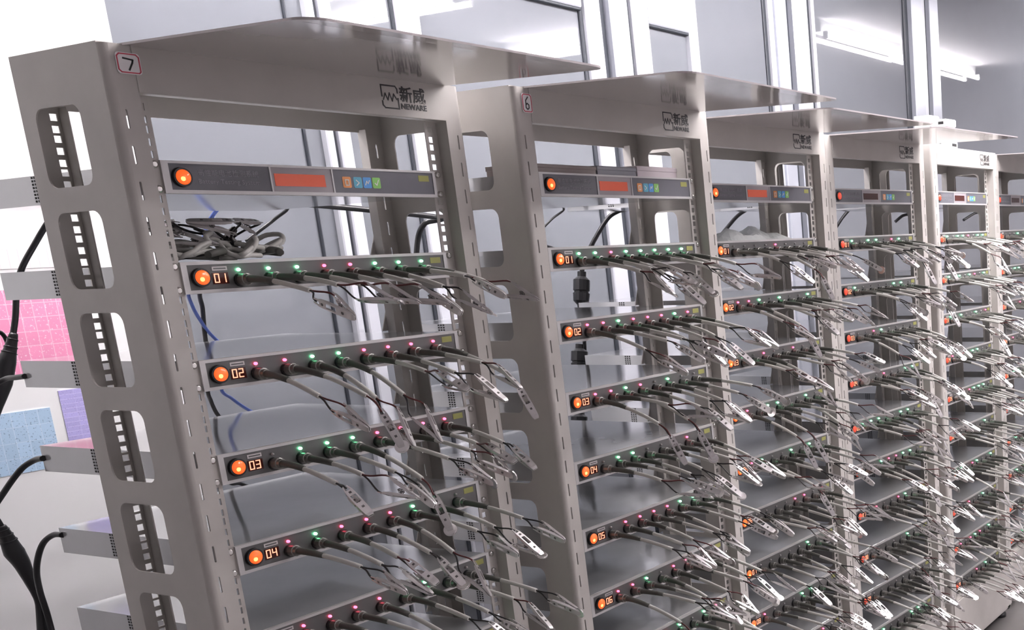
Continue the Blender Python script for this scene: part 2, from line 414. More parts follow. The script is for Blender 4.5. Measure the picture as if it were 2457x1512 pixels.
def sticker(n, parent):
    x0, x1, z0, z1 = (-0.036, -0.006, 0.124, 0.150) if n == '7' else (-0.034, -0.010, 0.118, 0.150)
    p = obj('number_sticker', MB().plate([rrect(x0, x1, z0, z1, 0.004, 3)], lambda u, v, w: (u, YFACE-0.001-w, v), 0.0004).mesh('number_sticker', 'paper'), parent)
    mb = MB(); e = 0.0018
    stroke(mb, [(x0+e, z1-e-0.003), (x0+e+0.003, z1-e), (x1-e-0.003, z1-e), (x1-e, z1-e-0.003), (x1-e, z0+e+0.002), (x1-e-0.002, z0+e), (x0+e+0.003, z0+e), (x0+e, z0+e+0.003), (x0+e, z1-e-0.003)], 0.0014, YFACE-0.0015)
    obj('sticker_border', mb.mesh('sticker_border', 'redink'), p)
    mb = MB()
    if n == '7': stroke(mb, [(x0+0.009, z1-0.007), (x0+0.0205, z1-0.0085), (x0+0.0195, z1-0.012), (x0+0.0145, z0+0.005)], 0.0020, YFACE-0.0015)
    else: stroke(mb, [(x0+0.0145, z1-0.006), (x0+0.009, z1-0.012), (x0+0.0085, z0+0.008), (x0+0.012, z0+0.0055), (x0+0.0155, z0+0.008), (x0+0.0155, z0+0.013), (x0+0.012, z0+0.0155), (x0+0.009, z0+0.013)], 0.0018, YFACE-0.0015)
    obj('sticker_digit', mb.mesh('sticker_digit', 'ink'), p)

RACKS = [  # x, y, yaw of the left screw line, number of testers, leads on the first n, words for it
    (0.0, 0.0, 0.0, 7, 'the nearest rack', 'beige steel rack marked 7, nearest and leftmost of the row'),
    (0.6171, -0.0703, 0.002, 9, 'the second rack', 'beige steel rack marked 6, second from the left'),
    (1.2419, 0.0118, -0.030, 10, 'the third rack', 'beige steel rack with hood, third from the left'),
    (1.8428, 0.0152, -0.068, 10, 'the fourth rack', 'beige steel rack with hood, fourth from the left'),
    (2.4354, -0.0320, -0.001, 10, 'the fifth rack', 'brightly lit beige rack without a hood, fifth from the left'),
    (3.040, -0.010, -0.01, 10, 'the last rack', 'beige steel rack cut off by the right edge of the photo'),
]
def rack_matrix(i):
    x, y, yaw = RACKS[i][:3]
    return Matrix.Translation((x, y, Z0)) @ Matrix.Rotation(yaw, 4, 'Z')
def empty(name, mtx):
    o = bpy.data.objects.new(name, None); COL.objects.link(o); o.matrix_world = mtx; o.empty_display_size = 0.02
    return o
for i, R in enumerate(RACKS):
    # the Empty stands on the floor under the rack's front left corner, the parts hang from it
    t = empty('equipment_rack', Matrix.Translation((R[0], R[1], 0)) @ Matrix.Rotation(R[2], 4, 'Z'))
    tag(t, R[5], 'rack', 'row of equipment racks')
    L = (0, 0, Z0)
    obj('side_frame', ME['fl'], t, L); obj('side_frame', ME['fr'], t, L)
    h = obj('header_panel', ME['hd'], t, L)
    obj('logo_mark', ME['lm'], h); obj('logo_characters', ME['cn'], h, (0.391, YFACE-0.0012, 0.1275)); obj('logo_letters', ME['nw'], h, (0.391, YFACE-0.0012, 0.1145))
    obj('rear_panel', ME['rp'], t, L)
    if i != 4: obj('top_hood', ME['hood'], t, L)
    obj('base_plinth', ME['base'], t, L)
    for fx in (XO0+0.03, XO1-0.03):
        for fy in (0.01, 0.38): obj('foot', ME['foot'], t, (fx, fy, Z0))
    for n in range(1, R[3]+1): obj('support_bracket', ME['brk'], t, (0, 0, Z0-3*U*n))
    if i == 0: sticker('7', h)
    if i == 1: sticker('6', h)

# ------------------------------------------------------------------ testers
XB0, XB1, YBK = 0.0125, 0.4525, 0.434
def chassis_mesh():
    mb = MB(); mb.bbox(XB0, XB1, 0.0025, YBK, -0.0205, 0.0205, 0.0008)
    return mb.mesh('chassis', 'chassis')
def vent_mesh(x, s):
    mb = MB()
    for c in range(3):
        for r in range(8):
            z = -0.0165+r*0.0047; y = 0.284+c*0.0066
            mb.box(*sorted((x, x+s*0.0003)), y, y+0.0042, z, z+0.0030)
    return mb.mesh('vent', 'hole')
def ear_mesh():
    loops = [rect(-0.0095, 0.4746, -0.0217, 0.0217)]
    return MB().plate(loops, lambda u, v, w: (u, -w, v), 0.0022).mesh('ear_plate', 'paint')
def rim_mesh(holes):
    return MB().plate([rect(0.0075, 0.4575, -0.0213, 0.0213)]+holes, lambda u, v, w: (u, -0.0022-w, v), 0.0034).mesh('rim', 'rim')
def flat(name, x0, x1, z0, z1, y0, y1, m, r=0.0):
    lp = rrect(x0, x1, z0, z1, r, 3) if r else rect(x0, x1, z0, z1)
    return MB().plate([lp], lambda u, v, w: (u, y0+w, v), y1-y0).mesh(name, m)
def disc(name, x, z, y0, y1, ra, rb, m, seg=20, dome=0.0):
    mb = MB()
    pts = [(x, y0, z), (x, y1, z)]; rs = [ra, rb]
    if dome: pts += [(x, y1-dome*0.6, z), (x, y1-dome, z)]; rs += [rb*0.75, rb*0.25]
    mb.tube(pts, rs, seg, smooth=bool(dome))
    return mb.mesh(name, m)
SEG = {'0': 'abcdef', '1': 'bc', '2': 'abged', '3': 'abgcd', '4': 'fgbc', '5': 'afgcd', '6': 'afgedc', '7': 'abc', '8': 'abcdefg', '9': 'abfgcd'}
def digits_mesh(s):
    mb = MB(); w, h, t = 0.0058, 0.0112, 0.0014
    for k, ch in enumerate(s):
        ox = 0.0515+k*0.0095; oz = -0.0075
        P = {'a': (0, h, w, h), 'd': (0, 0, w, 0), 'g': (0, h/2, w, h/2), 'f': (0, h/2, 0, h), 'e': (0, 0, 0, h/2), 'b': (w, h/2, w, h), 'c': (w, 0, w, h/2)}
        for c in SEG[ch]:
            x0, z0, x1, z1 = P[c]
            stroke(mb, [(ox+x0, oz+z0), (ox+x1, oz+z1)], t, -0.0054, 0.0003)
    return mb.mesh('digits', 'digit')
LEDX = [0.087+0.0452*k for k in range(8)]
TM = dict(ch=chassis_mesh(), vl=vent_mesh(XB0, -1), vr=vent_mesh(XB1, 1), ear=ear_mesh(),
          rim=rim_mesh([rect(0.0155, 0.4505, -0.0168, 0.0172)]),
          rimc=rim_mesh([rect(0.0170, 0.1600, -0.0165, 0.0180), rect(0.1625, 0.2610, -0.0165, 0.0180), rect(0.2635, 0.4520, -0.0165, 0.0180)]),
          face=flat('face_plate', 0.0155, 0.4505, -0.0168, 0.0172, -0.0046, -0.0022, 'face'),
          f1=flat('face_plate', 0.0170, 0.1600, -0.0165, 0.0180, -0.0046, -0.0022, 'face2'),
          f2=flat('face_plate', 0.2635, 0.4520, -0.0165, 0.0180, -0.0046, -0.0022, 'face2'),
          bz=flat('display_bezel', 0.1625, 0.2610, -0.0165, 0.0180, -0.0046, -0.0022, 'bezel'),
          lcd=flat('display_screen', 0.1670, 0.2490, -0.0085, 0.0090, -0.0052, -0.0046, 'redlcd'),
          win=flat('display_window', 0.0485, 0.0715, -0.0100, 0.0055, -0.0051, -0.0046, 'window'),
          lab=flat('label_strip', 0.0500, 0.0715, 0.0085, 0.0140, -0.0050, -0.0046, 'label'),
          lab2=flat('label_line', 0.0520, 0.0695, 0.0103, 0.0122, -0.0052, -0.0050, 'face'),
          yl=flat('rating_label', 0.4230, 0.4440, 0.0040, 0.0135, -0.0050, -0.0046, 'ylabel'),
          bez=disc('switch_bezel', 0.0320, 0.0, -0.0046, -0.0095, 0.0132, 0.0125, 'black', 24),
          sw=disc('switch_lens', 0.0320, 0.0, -0.0060, -0.0102, 0.0102, 0.0100, 'switch', 20, 0.0028),
          core=disc('switch_lamp', 0.0300, -0.0020, -0.0108, -0.0127, 0.0050, 0.0030, 'switch_hot', 14, 0.0006),
          scr=MB().tube([(0, -0.0022, 0), (0, -0.0052, 0), (0, -0.0064, 0)], [0.0052, 0.0050, 0.0030], 12).tube([(0, -0.0064, 0), (0, -0.0066, 0)], [0.0016, 0.0016], 6).mesh('screw', 'steel'),
          ledg=None)
for k in 'gro':
    TM['led'+k] = MB().tube([(0, -0.0046, 0), (0, -0.0072, 0), (0, -0.0086, 0), (0, -0.0092, 0)], [0.0022, 0.0022, 0.0016, 0.0005], 10).mesh('led', 'led_'+k)
for n in range(1, 11): TM['d%d' % n] = digits_mesh('%02d' % n)
TM['lcd_off'] = flat('display_screen', 0.1670, 0.2490, -0.0085, 0.0090, -0.0052, -0.0046, 'window')
TM['sw_dim'] = disc('switch_lens', 0.0320, 0.0, -0.0060, -0.0102, 0.0102, 0.0100, 'switch_dim', 20, 0.0028)
TM['sock'] = MB().tube([(0, -0.0046, 0), (0, -0.0090, 0)], [0.0098, 0.0092], 12).mesh('socket', 'black')
TM['txt1'] = text_mesh('panel_text', '\u9ad8\u6027\u80fd\u7535\u6c60\u68c0\u6d4b\u7cfb\u7edf', 0.0098, 'print', 0.0001); fit_width(TM['txt1'], 0.088)
TM['txt2'] = text_mesh('panel_text', 'Battery Testing System', 0.0088, 'print', 0.0001); fit_width(TM['txt2'], 0.088)
def icon(x, kind, m):
    me = flat('icon', x, x+0.0150, -0.0088, 0.0078, -0.0050, -0.0046, m, 0.002)
    mb = MB(); c = x+0.0075; y = -0.0050
    if kind == 0: stroke(mb, [(c-0.003, -0.005), (c-0.003, 0.003), (c+0.003, 0.003), (c+0.003, -0.005), (c-0.003, -0.005)], 0.0014, y)
    if kind == 1: stroke(mb, [(c-0.003, 0.003), (c+0.002, -0.001), (c-0.003, -0.005)], 0.0016, y)
    if kind == 2: stroke(mb, [(c-0.004, -0.004), (c-0.001, 0.002), (c+0.001, -0.002), (c+0.004, 0.003)], 0.0014, y)
    if kind == 3: stroke(mb, [(c-0.003, -0.001), (c, -0.004), (c+0.004, 0.004)], 0.0016, y)
    return me, mb.mesh('icon_glyph', 'whiteink')
ICONS = [icon(0.279, 0, 'ic_or'), icon(0.2985, 1, 'ic_te'), icon(0.3155, 2, 'ic_bl'), icon(0.3325, 3, 'ic_gr')]
LEDS = {(0, 1): 'gggrrggg', (0, 2): 'rrggrrrr', (0, 3): 'ogggrrrr', (0, 4): 'rgrrrggo', (0, 5): 'rrrrggoo', (1, 1): 'ggrggggg', (1, 2): 'rrgrrrgr', (1, 3): 'rrgrogoo', (1, 4): 'oggoorro', (1, 5): 'orrrrggo', (1, 6): 'rrgorroo'}
ORD = ['first', 'second', 'third', 'fourth', 'fifth', 'sixth', 'seventh', 'eighth', 'ninth', 'tenth']
for i, R in enumerate(RACKS):
    rm = rack_matrix(i)
    for n in range(0, R[3]+1):
        z = -3*U*n
        t = empty('battery_tester' if n else 'test_controller', rm @ Matrix.Translation((0, 0, z)))
        if n == 0: tag(t, 'grey controller with red display at the top of '+R[4], 'controller', 'controllers at the top of the racks')
        else: tag(t, 'thin tester in %s, %s one below its controller' % (R[4], ORD[n-1]), 'tester', 'testers in the racks')
        c = obj('chassis', TM['ch'], t); obj('vent', TM['vl'], c); obj('vent', TM['vr'], c)
        obj('ear_plate', TM['ear'], t)
        for sx in (0, 0.4651):
            for sz in (-0.015875, 0.015875): obj('screw', TM['scr'], t, (sx, 0, sz))
        s = obj('power_switch', TM['bez'], t); obj('switch_lens', TM['sw' if i < 3 else 'sw_dim'], s)
        if i < 3: obj('switch_lamp', TM['core'], s)
        if n == 0:
            obj('rim', TM['rimc'], t); f = obj('face_plate', TM['f1'], t); g = obj('face_plate', TM['f2'], t)
            obj('panel_text', TM['txt1'], f, (0.055, -0.0048, 0.0035)); obj('panel_text', TM['txt2'], f, (0.055, -0.0048, -0.0075))
            b = obj('display_bezel', TM['bz'], t); obj('display_screen', TM['lcd' if i < 3 else 'lcd_off'], b)
            for a, bb in ICONS:
                ic = obj('icon', a, t); obj('icon_glyph', bb, ic)
            obj('rating_label', TM['yl'], t)
        else:
            obj('rim', TM['rim'], t); f = obj('face_plate', TM['face'], t)
            w = obj('display_window', TM['win'], t); obj('digits', TM['d%d' % n], w)
            l = obj('label_strip', TM['lab'], t); obj('label_line', TM['lab2'], l)
            obj('rating_label', TM['yl'], t)
            pat = LEDS.get((i, n)) or ''.join(random.choice('gggrrroo' if i < 2 else 'ggroooo') for _ in range(8))
            for k in range(8):
                obj('led', TM['led'+pat[k]], t, (LEDX[k], 0, 0.0085)); obj('socket', TM['sock'], t, (LEDX[k]+0.001, 0, -0.006))

# ------------------------------------------------------------------ test leads with crocodile clips
def clip_parts(open_, seed):
    """crocodile clip along -y from the wire end (y=0) to the jaw tips (y=-0.064); two bent jaws, a pivot spring"""
    def jaw(s):
        """bent sheet jaw with folded sides, a forked handle end and a window over the spring"""
        mb = MB(); w = 0.0062; t = 0.0009; h = open_
        def top(y):
            P = [(0.0, h), (-0.012, h*0.92), (-0.028, h*0.62+0.0012), (-0.040, h*0.42+0.0012), (-0.052, 0.0042), (-0.060, 0.0030), (-0.064, 0.0016)]
            for (y0, z0), (y1, z1) in zip(P[:-1], P[1:]):
                if y >= y1: return z0+(z1-z0)*(y0-y)/(y0-y1)
            return P[-1][1]
        st = [(0.0, 0.62, 0.0010, 0.50), (-0.009, 0.90, 0.0012, 0.55), (-0.0095, 0.92, 0.0030, 0.0), (-0.020, 1.0, 0.0046, 0.0), (-0.0205, 1.0, 0.0046, 0.62), (-0.036, 1.0, 0.0046, 0.62),
              (-0.0365, 1.0, 0.0046, 0.0), (-0.052, 0.95, 0.0036, 0.0), (-0.060, 0.85, 0.0024, 0.0), (-0.064, 0.62, 0.0010, 0.0)]
        for hs in (-1, 1):
            n = len(mb.v)
            for y, wf, fd, g in st:
                z = top(y); ww = w*wf; zf = max(z-fd, 0.0004) if y < -0.030 else z-fd
                zt = z-min(t, fd*0.8); gi = hs*ww*g
                for x, zz in ((hs*ww, zf), (hs*ww*0.96, z), (gi, z), (gi, zt), (hs*(ww-t), zt), (hs*(ww-t), zf)): mb.v.append((x, y, s*zz))
            m = 6
            for a in range(len(st)-1):
                for k in range(m): mb.face((n+a*m+k, n+a*m+(k+1) % m, n+(a+1)*m+(k+1) % m, n+(a+1)*m+k))
            mb.face([n+k for k in range(m)]); e = n+(len(st)-1)*m; mb.face([e+k for k in range(m)][::-1])
        return mb
    sp = MB(); pts = []
    for k in range(19):
        a = 2*math.pi*k/6; pts.append((-0.0045+0.0005*k, -0.033+0.0033*math.cos(a), 0.0033*math.sin(a)))
    sp.tube(pts, 0.0006, 5)
    sp.tube([(-0.0068, -0.033, 0), (0.0068, -0.033, 0)], 0.0011, 6)
    for sg in (1, -1):                                     # punched marks on the backs of the jaws
        for yy, zz in ((-0.0145, open_*0.87), (-0.046, open_*0.2+0.0028)):
            sp.box(-0.0017, 0.0017, yy-0.0017, yy+0.0017, *sorted((sg*(zz-0.001), sg*(zz+0.0008))))
    return jaw(1), jaw(-1), sp
def bez(p0, p1, p2, p3, n):
    out = []
    for k in range(n+1):
        t = k/n; a, b, c, d = (1-t)**3, 3*t*(1-t)**2, 3*t*t*(1-t), t**3
        out.append(tuple(a*p0[j]+b*p1[j]+c*p2[j]+d*p3[j] for j in range(3)))
    return out
VAR = []
def lead_variant(v):
    rnd = random.Random(100+v)
    dx = rnd.uniform(-0.012, 0.012); dr = rnd.uniform(0.75, 1.35)
    if v in (3, 9): dr = 2.1
    L2 = rnd.uniform(0.128, 0.150)
    p0 = (0, -0.012, 0); pb = (dx*0.25, -0.078, -0.006*dr); pc = (dx*0.8, -L2, -0.022*dr)
    path = bez(p0, (0, -0.05, 0.001), (dx*0.5, -0.100, -0.010*dr), pc, 12)
    kb = 6
    boot = path[:kb+1]; cab = path[kb-1:]
    rb = [0.0058, 0.0056, 0.0054, 0.0052, 0.0050, 0.0048, 0.0044]
    m_plug = MB().tube([(0, -0.0088, 0), (0, -0.0200, 0), (0, -0.0205, 0), (0, -0.0260, 0)], [0.0086, 0.0086, 0.0072, 0.0066], 12, smooth=False)
    m_boot = MB().tube(boot, rb, 8); m_cab = MB().tube(cab, 0.0037, 8)
    pitch = math.radians(min(68, 25*dr+rnd.uniform(-6, 6))); yawc = rnd.uniform(-0.35, 0.30); roll = rnd.uniform(-0.7, 0.7)+(math.pi/2 if v % 3 == 1 else 0)
    e = Vector(pc); d0 = (Vector(path[-1])-Vector(path[-2])).normalized()
    dirc = Matrix.Rotation(yawc, 3, 'Z') @ Vector((0, -math.cos(pitch), -math.sin(pitch)))
    wl = rnd.uniform(0.024, 0.040)
    o = e + (d0*0.45+dirc*0.55).normalized()*wl
    op = rnd.choice([0.0100, 0.0120, 0.0145])
    j1, j2, sp = clip_parts(op, v)
    yax = -dirc; xax = Vector((0, 0, 1)).cross(dirc)
    xax = xax.normalized() if xax.length > 1e-4 else Vector((1, 0, 0))
    zax = xax.cross(yax).normalized()
    mc = Matrix((( xax.x, yax.x, zax.x, o.x), (xax.y, yax.y, zax.y, o.y), (xax.z, yax.z, zax.z, o.z), (0, 0, 0, 1))) @ Matrix.Rotation(roll, 4, 'Y')
    hr = [mc @ Vector((0, -0.004, op-0.0012)), mc @ Vector((0, -0.004, -op+0.0012))]
    wires = []
    for k, h in enumerate(hr):
        wires.append(MB().tube(bez(e-d0*0.004, e+d0*0.018, h-dirc*0.016, h, 7), 0.0014, 6))
    tip = mc @ Vector((0, -0.058, 0))
    d = dict(plug=m_plug.mesh('plug', 'plug'), boot=m_boot.mesh('boot', 'boot'), cable=m_cab.mesh('cable', 'cable'),
             w0=wires[0].mesh('wire', 'wire_r' if v % 2 else 'wire_k'), w1=wires[1].mesh('wire', 'wire_k'), j1=j1.xf(mc).mesh('jaw', 'nickel'), j2=j2.xf(mc).mesh('jaw', 'nickel'), sp=sp.xf(mc).mesh('spring', 'dsteel'), mc=mc, tip=tip)
    return d
NV = 18
VAR = [lead_variant(v) for v in range(NV)]
CELL = MB().tube([(0, 0, -0.0014), (0, 0, 0.0002), (0, 0, 0.0003), (0, 0, 0.0015)], [0.0100, 0.0100, 0.0086, 0.0084], 20, smooth=False).mesh('coin_cell', 'cell')
def build_lead(t, d):
    obj('plug', d['plug'], t); obj('boot', d['boot'], t); obj('cable', d['cable'], t)
    obj('wire', d['w0'], t); obj('wire', d['w1'], t)
    c = obj('clip_jaw', d['j1'], t); obj('clip_jaw', d['j2'], t); obj('clip_spring', d['sp'], t)
NLEAD = [6, 8, 9, 10, 10, 10]
singles = 0; rest = []
rl = random.Random(3)
for i, R in enumerate(RACKS):
    rm = rack_matrix(i)
    for n in range(1, NLEAD[i]+1):
        for k in range(8):
            if i == 0 and n == 6: continue
            v = rl.randrange(NV)
            if i == 0 and n == 2 and k in (1, 2): v = (3, 9)[k-1]
            jm = Matrix.Rotation(rl.uniform(-0.07, 0.07), 4, 'Z') @ Matrix.Rotation(rl.uniform(-0.05, 0.03), 4, 'X')
            mtx = rm @ Matrix.Translation((LEDX[k]+0.001, 0, -3*U*n-0.006)) @ jm
            hold = rl.random() < 0.28
            if singles < 300 and i < 5:
                singles += 1
                t = empty('test_lead', mtx)
                where = 'the %s tester of %s' % (ORD[n-1], R[4])
                tag(t, 'test lead %s from left on %s' % (ORD[k], where), 'test lead', 'test leads plugged into the testers')
                build_lead(t, VAR[v])
                if hold:
                    cell = obj('coin_cell', CELL); cell.matrix_world = mtx @ VAR[v]['mc'] @ Matrix.Translation((0, -0.062, 0))
                    tag(cell, 'coin cell in the %s clip on %s' % (ORD[k], where), 'coin cell', 'coin cells held by the clips')
            else: rest.append((mtx, v))
# the leads of the far racks beyond the first three hundred, joined by material under one object
if rest:
    far = empty('far_test_leads', Matrix.Identity(4)); far['kind'] = 'stuff'
    far['label'] = 'dense rows of small grey test leads with clips on the farthest racks'; far['category'] = 'test leads'
    for key, nm, m in (('plug', 'plug', 'plug'), ('boot', 'boot', 'boot'), ('cable', 'cable', 'cable'), ('w0', 'wire', 'wire_r'), ('w1', 'wire', 'wire_k'), ('j1', 'clip_jaw', 'nickel'), ('j2', 'clip_jaw', 'nickel')):
        V = []; Fc = []
        for mtx, v in rest:
            me = VAR[v][key]; n = len(V)
            V += [tuple(mtx @ p.co) for p in me.vertices]; Fc += [tuple(n+q for q in p.vertices) for p in me.polygons]
        me = bpy.data.meshes.new(nm); me.from_pydata(V, [], Fc); me.materials.append(M[m]); me.update()
        o = obj(nm, me, far); o['kind'] = 'stuff'

# ------------------------------------------------------------------ cables and cords behind the racks
def smooth_path(pts, n=6):
    P = [Vector(p) for p in pts]; out = []
    for a in range(len(P)-1):
        p0, p1, p2, p3 = P[max(a-1, 0)], P[a], P[a+1], P[min(a+2, len(P)-1)]
        for k in range(n):
            t = k/n
            out.append(0.5*((2*p1)+(p2-p0)*t+(2*p0-5*p1+4*p2-p3)*t*t+(3*p1-p0-3*p2+p3)*t**3))
    return out+[P[-1]]
def cord(name, label, px, r, m='black', cat='cable', group='cords behind the racks', seg=8, end=None):
    pts = [at(x, y, Y) for x, y, Y in px]
    if end:                                                # the cord leaves the rear of this tester
        rm_ = rack_matrix(end[0]); q = rm_.inverted() @ pts[0]
        pts.insert(0, rm_ @ Vector((min(max(q.x, 0.03), 0.44), YBK-0.006, -3*U*end[1])))
    o = pts[0]
    mb = MB().tube([p-o for p in smooth_path(pts)], r, seg)
    return tag(obj(name, mb.mesh(name, m), None, o), label, cat, group)
def thing(name, label, cat, loc, group=None):
    return tag(empty(name, Matrix.Translation(loc)), label, cat, group)

# power cords at the left, behind the first rack; the thick ones end in moulded plugs
def plug_cord(label, px, plug):
    pts = [at(x, y, Y) for x, y, Y in px]; o = pts[0]
    t = thing('mains_cable', label, 'cable', o, 'cords behind the racks')
    obj('cord', MB().tube([p-o for p in smooth_path(pts)], 0.0046, 8).mesh('cord', 'black'), t)
    q = [(at(x, y, Y)-o, r) for x, y, Y, r in plug]
    pp = smooth_path([a for a, _ in q], 5); rr = []
    for a in range(len(q)-1):
        for k in range(5): rr.append(q[a][1]+(q[a+1][1]-q[a][1])*k/5)
    rr.append(q[-1][1])
    pl = obj('plug', MB().tube(pp, rr, 12).mesh('plug', 'black'), t)
    for k in (2, 4, 6): obj('grip_ring', MB().tube([pp[k], pp[k]+(pp[k+1]-pp[k])*0.35], rr[k]*1.12, 12).mesh('grip_ring', 'black'), pl)
    return t
plug_cord('black power cord with plug hanging in front of the pink chart', [(215, 470, .45), (150, 500, .47), (118, 530, .50), (84, 585, .52), (52, 645, .53), (40, 700, .54), (37, 760, .54), (30, 812, .54)],
          [(33, 800, .54, .0055), (24, 840, .54, .009), (16, 868, .54, .0125), (6, 920, .54, .0130), (-8, 975, .54, .0085), (-16, 1010, .54, .0055)])
plug_cord('black cord with fat plug at the lower left corner', [(-30, 1215, .54), (-12, 1240, .54), (0, 1258, .54), (8, 1275, .54)],
          [(2, 1262, .54, .0065), (16, 1290, .54, .0105), (34, 1325, .54, .0145), (52, 1352, .54, .0120), (70, 1390, .54, .0085), (84, 1420, .54, .0065), (95, 1450, .54, .0062), (104, 1530, .54, .0085)])
cord('mains_cable', 'black cord curling down from the rear of the fourth tester of the nearest rack', [(150, 1284, .425), (128, 1284, .452), (105, 1302, .47), (92, 1335, .48), (88, 1375, .49), (96, 1420, .51), (112, 1470, .52), (128, 1530, .52)], 0.0046)
cord('mains_cable', 'black cord dropping left from the third tester of the nearest rack', [(104, 1100, .425), (84, 1104, .452), (55, 1122, .47), (30, 1152, .48), (4, 1190, .49), (-30, 1240, .50)], 0.0046)
cord('mains_cable', 'short black cord at the rear of the second tester of the nearest rack', [(60, 903, .425), (38, 906, .45), (15, 909, .48), (-15, 925, .50)], 0.0042)
cord('mains_cable', 'thin black loop at the left edge beside the pink chart', [(-12, 795, .56), (4, 800, .56), (16, 818, .56), (22, 845, .56), (18, 872, .56)], 0.0034)
cord('network_cable', 'blue cord below the first tester of the nearest rack', [(452, 700, .46), (462, 735, .49), (480, 768, .50), (505, 802, .51), (545, 838, .52)], 0.0030, 'bluecord', end=(0,1))
cord('mains_cable', 'straight black cord below the first tester of the nearest rack', [(480, 700, .47), (486, 740, .50), (490, 790, .51), (496, 840, .51), (500, 890, .51)], 0.0040, end=(0,1))
cord('network_cable', 'blue cord below the second tester of the nearest rack', [(530, 930, .46), (556, 956, .49), (590, 980, .50), (630, 1000, .51)], 0.0030, 'bluecord', end=(0,2))
cord('mains_cable', 'black cord below the second tester of the nearest rack', [(498, 930, .46), (506, 962, .49), (520, 992, .50), (540, 1014, .51)], 0.0036, end=(0,2))
cord('mains_cable', 'short black cord below the third tester of the nearest rack', [(548, 1148, .46), (575, 1160, .49), (605, 1170, .50)], 0.0036, end=(0,3))
cord('network_cable', 'dark blue cord rising behind the spare leads', [(535, 490, .46), (512, 515, .48), (496, 545, .50), (488, 580, .50), (486, 615, .50)], 0.0034, 'bluecord', end=(0,0))
cord('mains_cable', 'slanting dark cord right of the spare leads', [(690, 495, .46), (660, 525, .49), (625, 552, .50), (590, 580, .51)], 0.0032, end=(0,0))
cord('mains_cable', 'black cord seen through the right frame of the rack marked 7', [(1040, 520, .46), (1020, 535, .49), (1006, 560, .52), (1000, 600, .53), (998, 660, .53), (1000, 760, .53)], 0.0060, end=(0,0))
cord('mains_cable', 'thick black cord arching behind the controller of the rack marked 6', [(1505, 498, .42), (1485, 506, .44), (1460, 522, .46), (1435, 560, .48), (1412, 604, .50), (1396, 650, .50)], 0.0060, end=(1,0))
cord('mains_cable', 'short black cord above the first tester of the second rack', [(1298, 593, .42), (1320, 595, .44), (1346, 603, .46)], 0.0056, end=(1,1))
cord('mains_cable', 'thin grey cord crossing behind the rack marked 6', [(1352, 498, .45), (1325, 525, .46), (1290, 560, .47)], 0.0028, end=(1,0))
def inline_plug(label, x, y0, y1, Y):
    a = at(x, y0, Y); b = at(x-2, y1, Y); L = (b-a).length; d = (b-a).normalized()
    t = thing('mains_cable', label, 'cable', b, 'cords behind the racks')
    pts = [a-b, a-b+d*L*.12, a-b+d*L*.2, a-b+d*L*.45, a-b+d*L*.47, a-b+d*L*.50, a-b+d*L*.52, a-b+d*L*.70, a-b+d*L*.80, d*0]
    rs = [.011, .011, .021, .021, .018, .018, .021, .020, .010, .006]
    obj('plug', MB().tube(pts, rs, 14, smooth=False).mesh('plug', 'black'), t)
    obj('cord', MB().tube([(0, 0, 0), (0.002, 0, -.06), (0.004, 0.01, -.14)], 0.005, 8).mesh('cord', 'black'), t)
inline_plug('black inline plug below the first tester of the second rack', 1396, 652, 752, .48)
inline_plug('black inline plug below the second tester of the second rack', 1391, 826, 915, .48)
inline_plug('black inline plug below the third tester of the second rack', 1390, 985, 1060, .48)
cord('mains_cable', 'black cord arching behind the third rack', [(1830, 496, .43), (1800, 500, .45), (1770, 518, .46), (1740, 552, .48), (1712, 586, .50)], 0.0060, end=(2,0))
cord('mains_cable', 'black cord arching behind the fourth rack', [(2066, 493, .42), (2045, 498, .44), (2025, 518, .46), (2006, 546, .48)], 0.0060, end=(3,0))
cord('mains_cable', 'short black cord at the right side of the fourth rack', [(2182, 508, .42), (2165, 518, .44), (2148, 532, .46)], 0.0060, end=(3,0))
cord('mains_cable', 'black cord behind the fifth rack', [(2360, 502, .42), (2338, 512, .44), (2312, 528, .46)], 0.0060, end=(4,0))

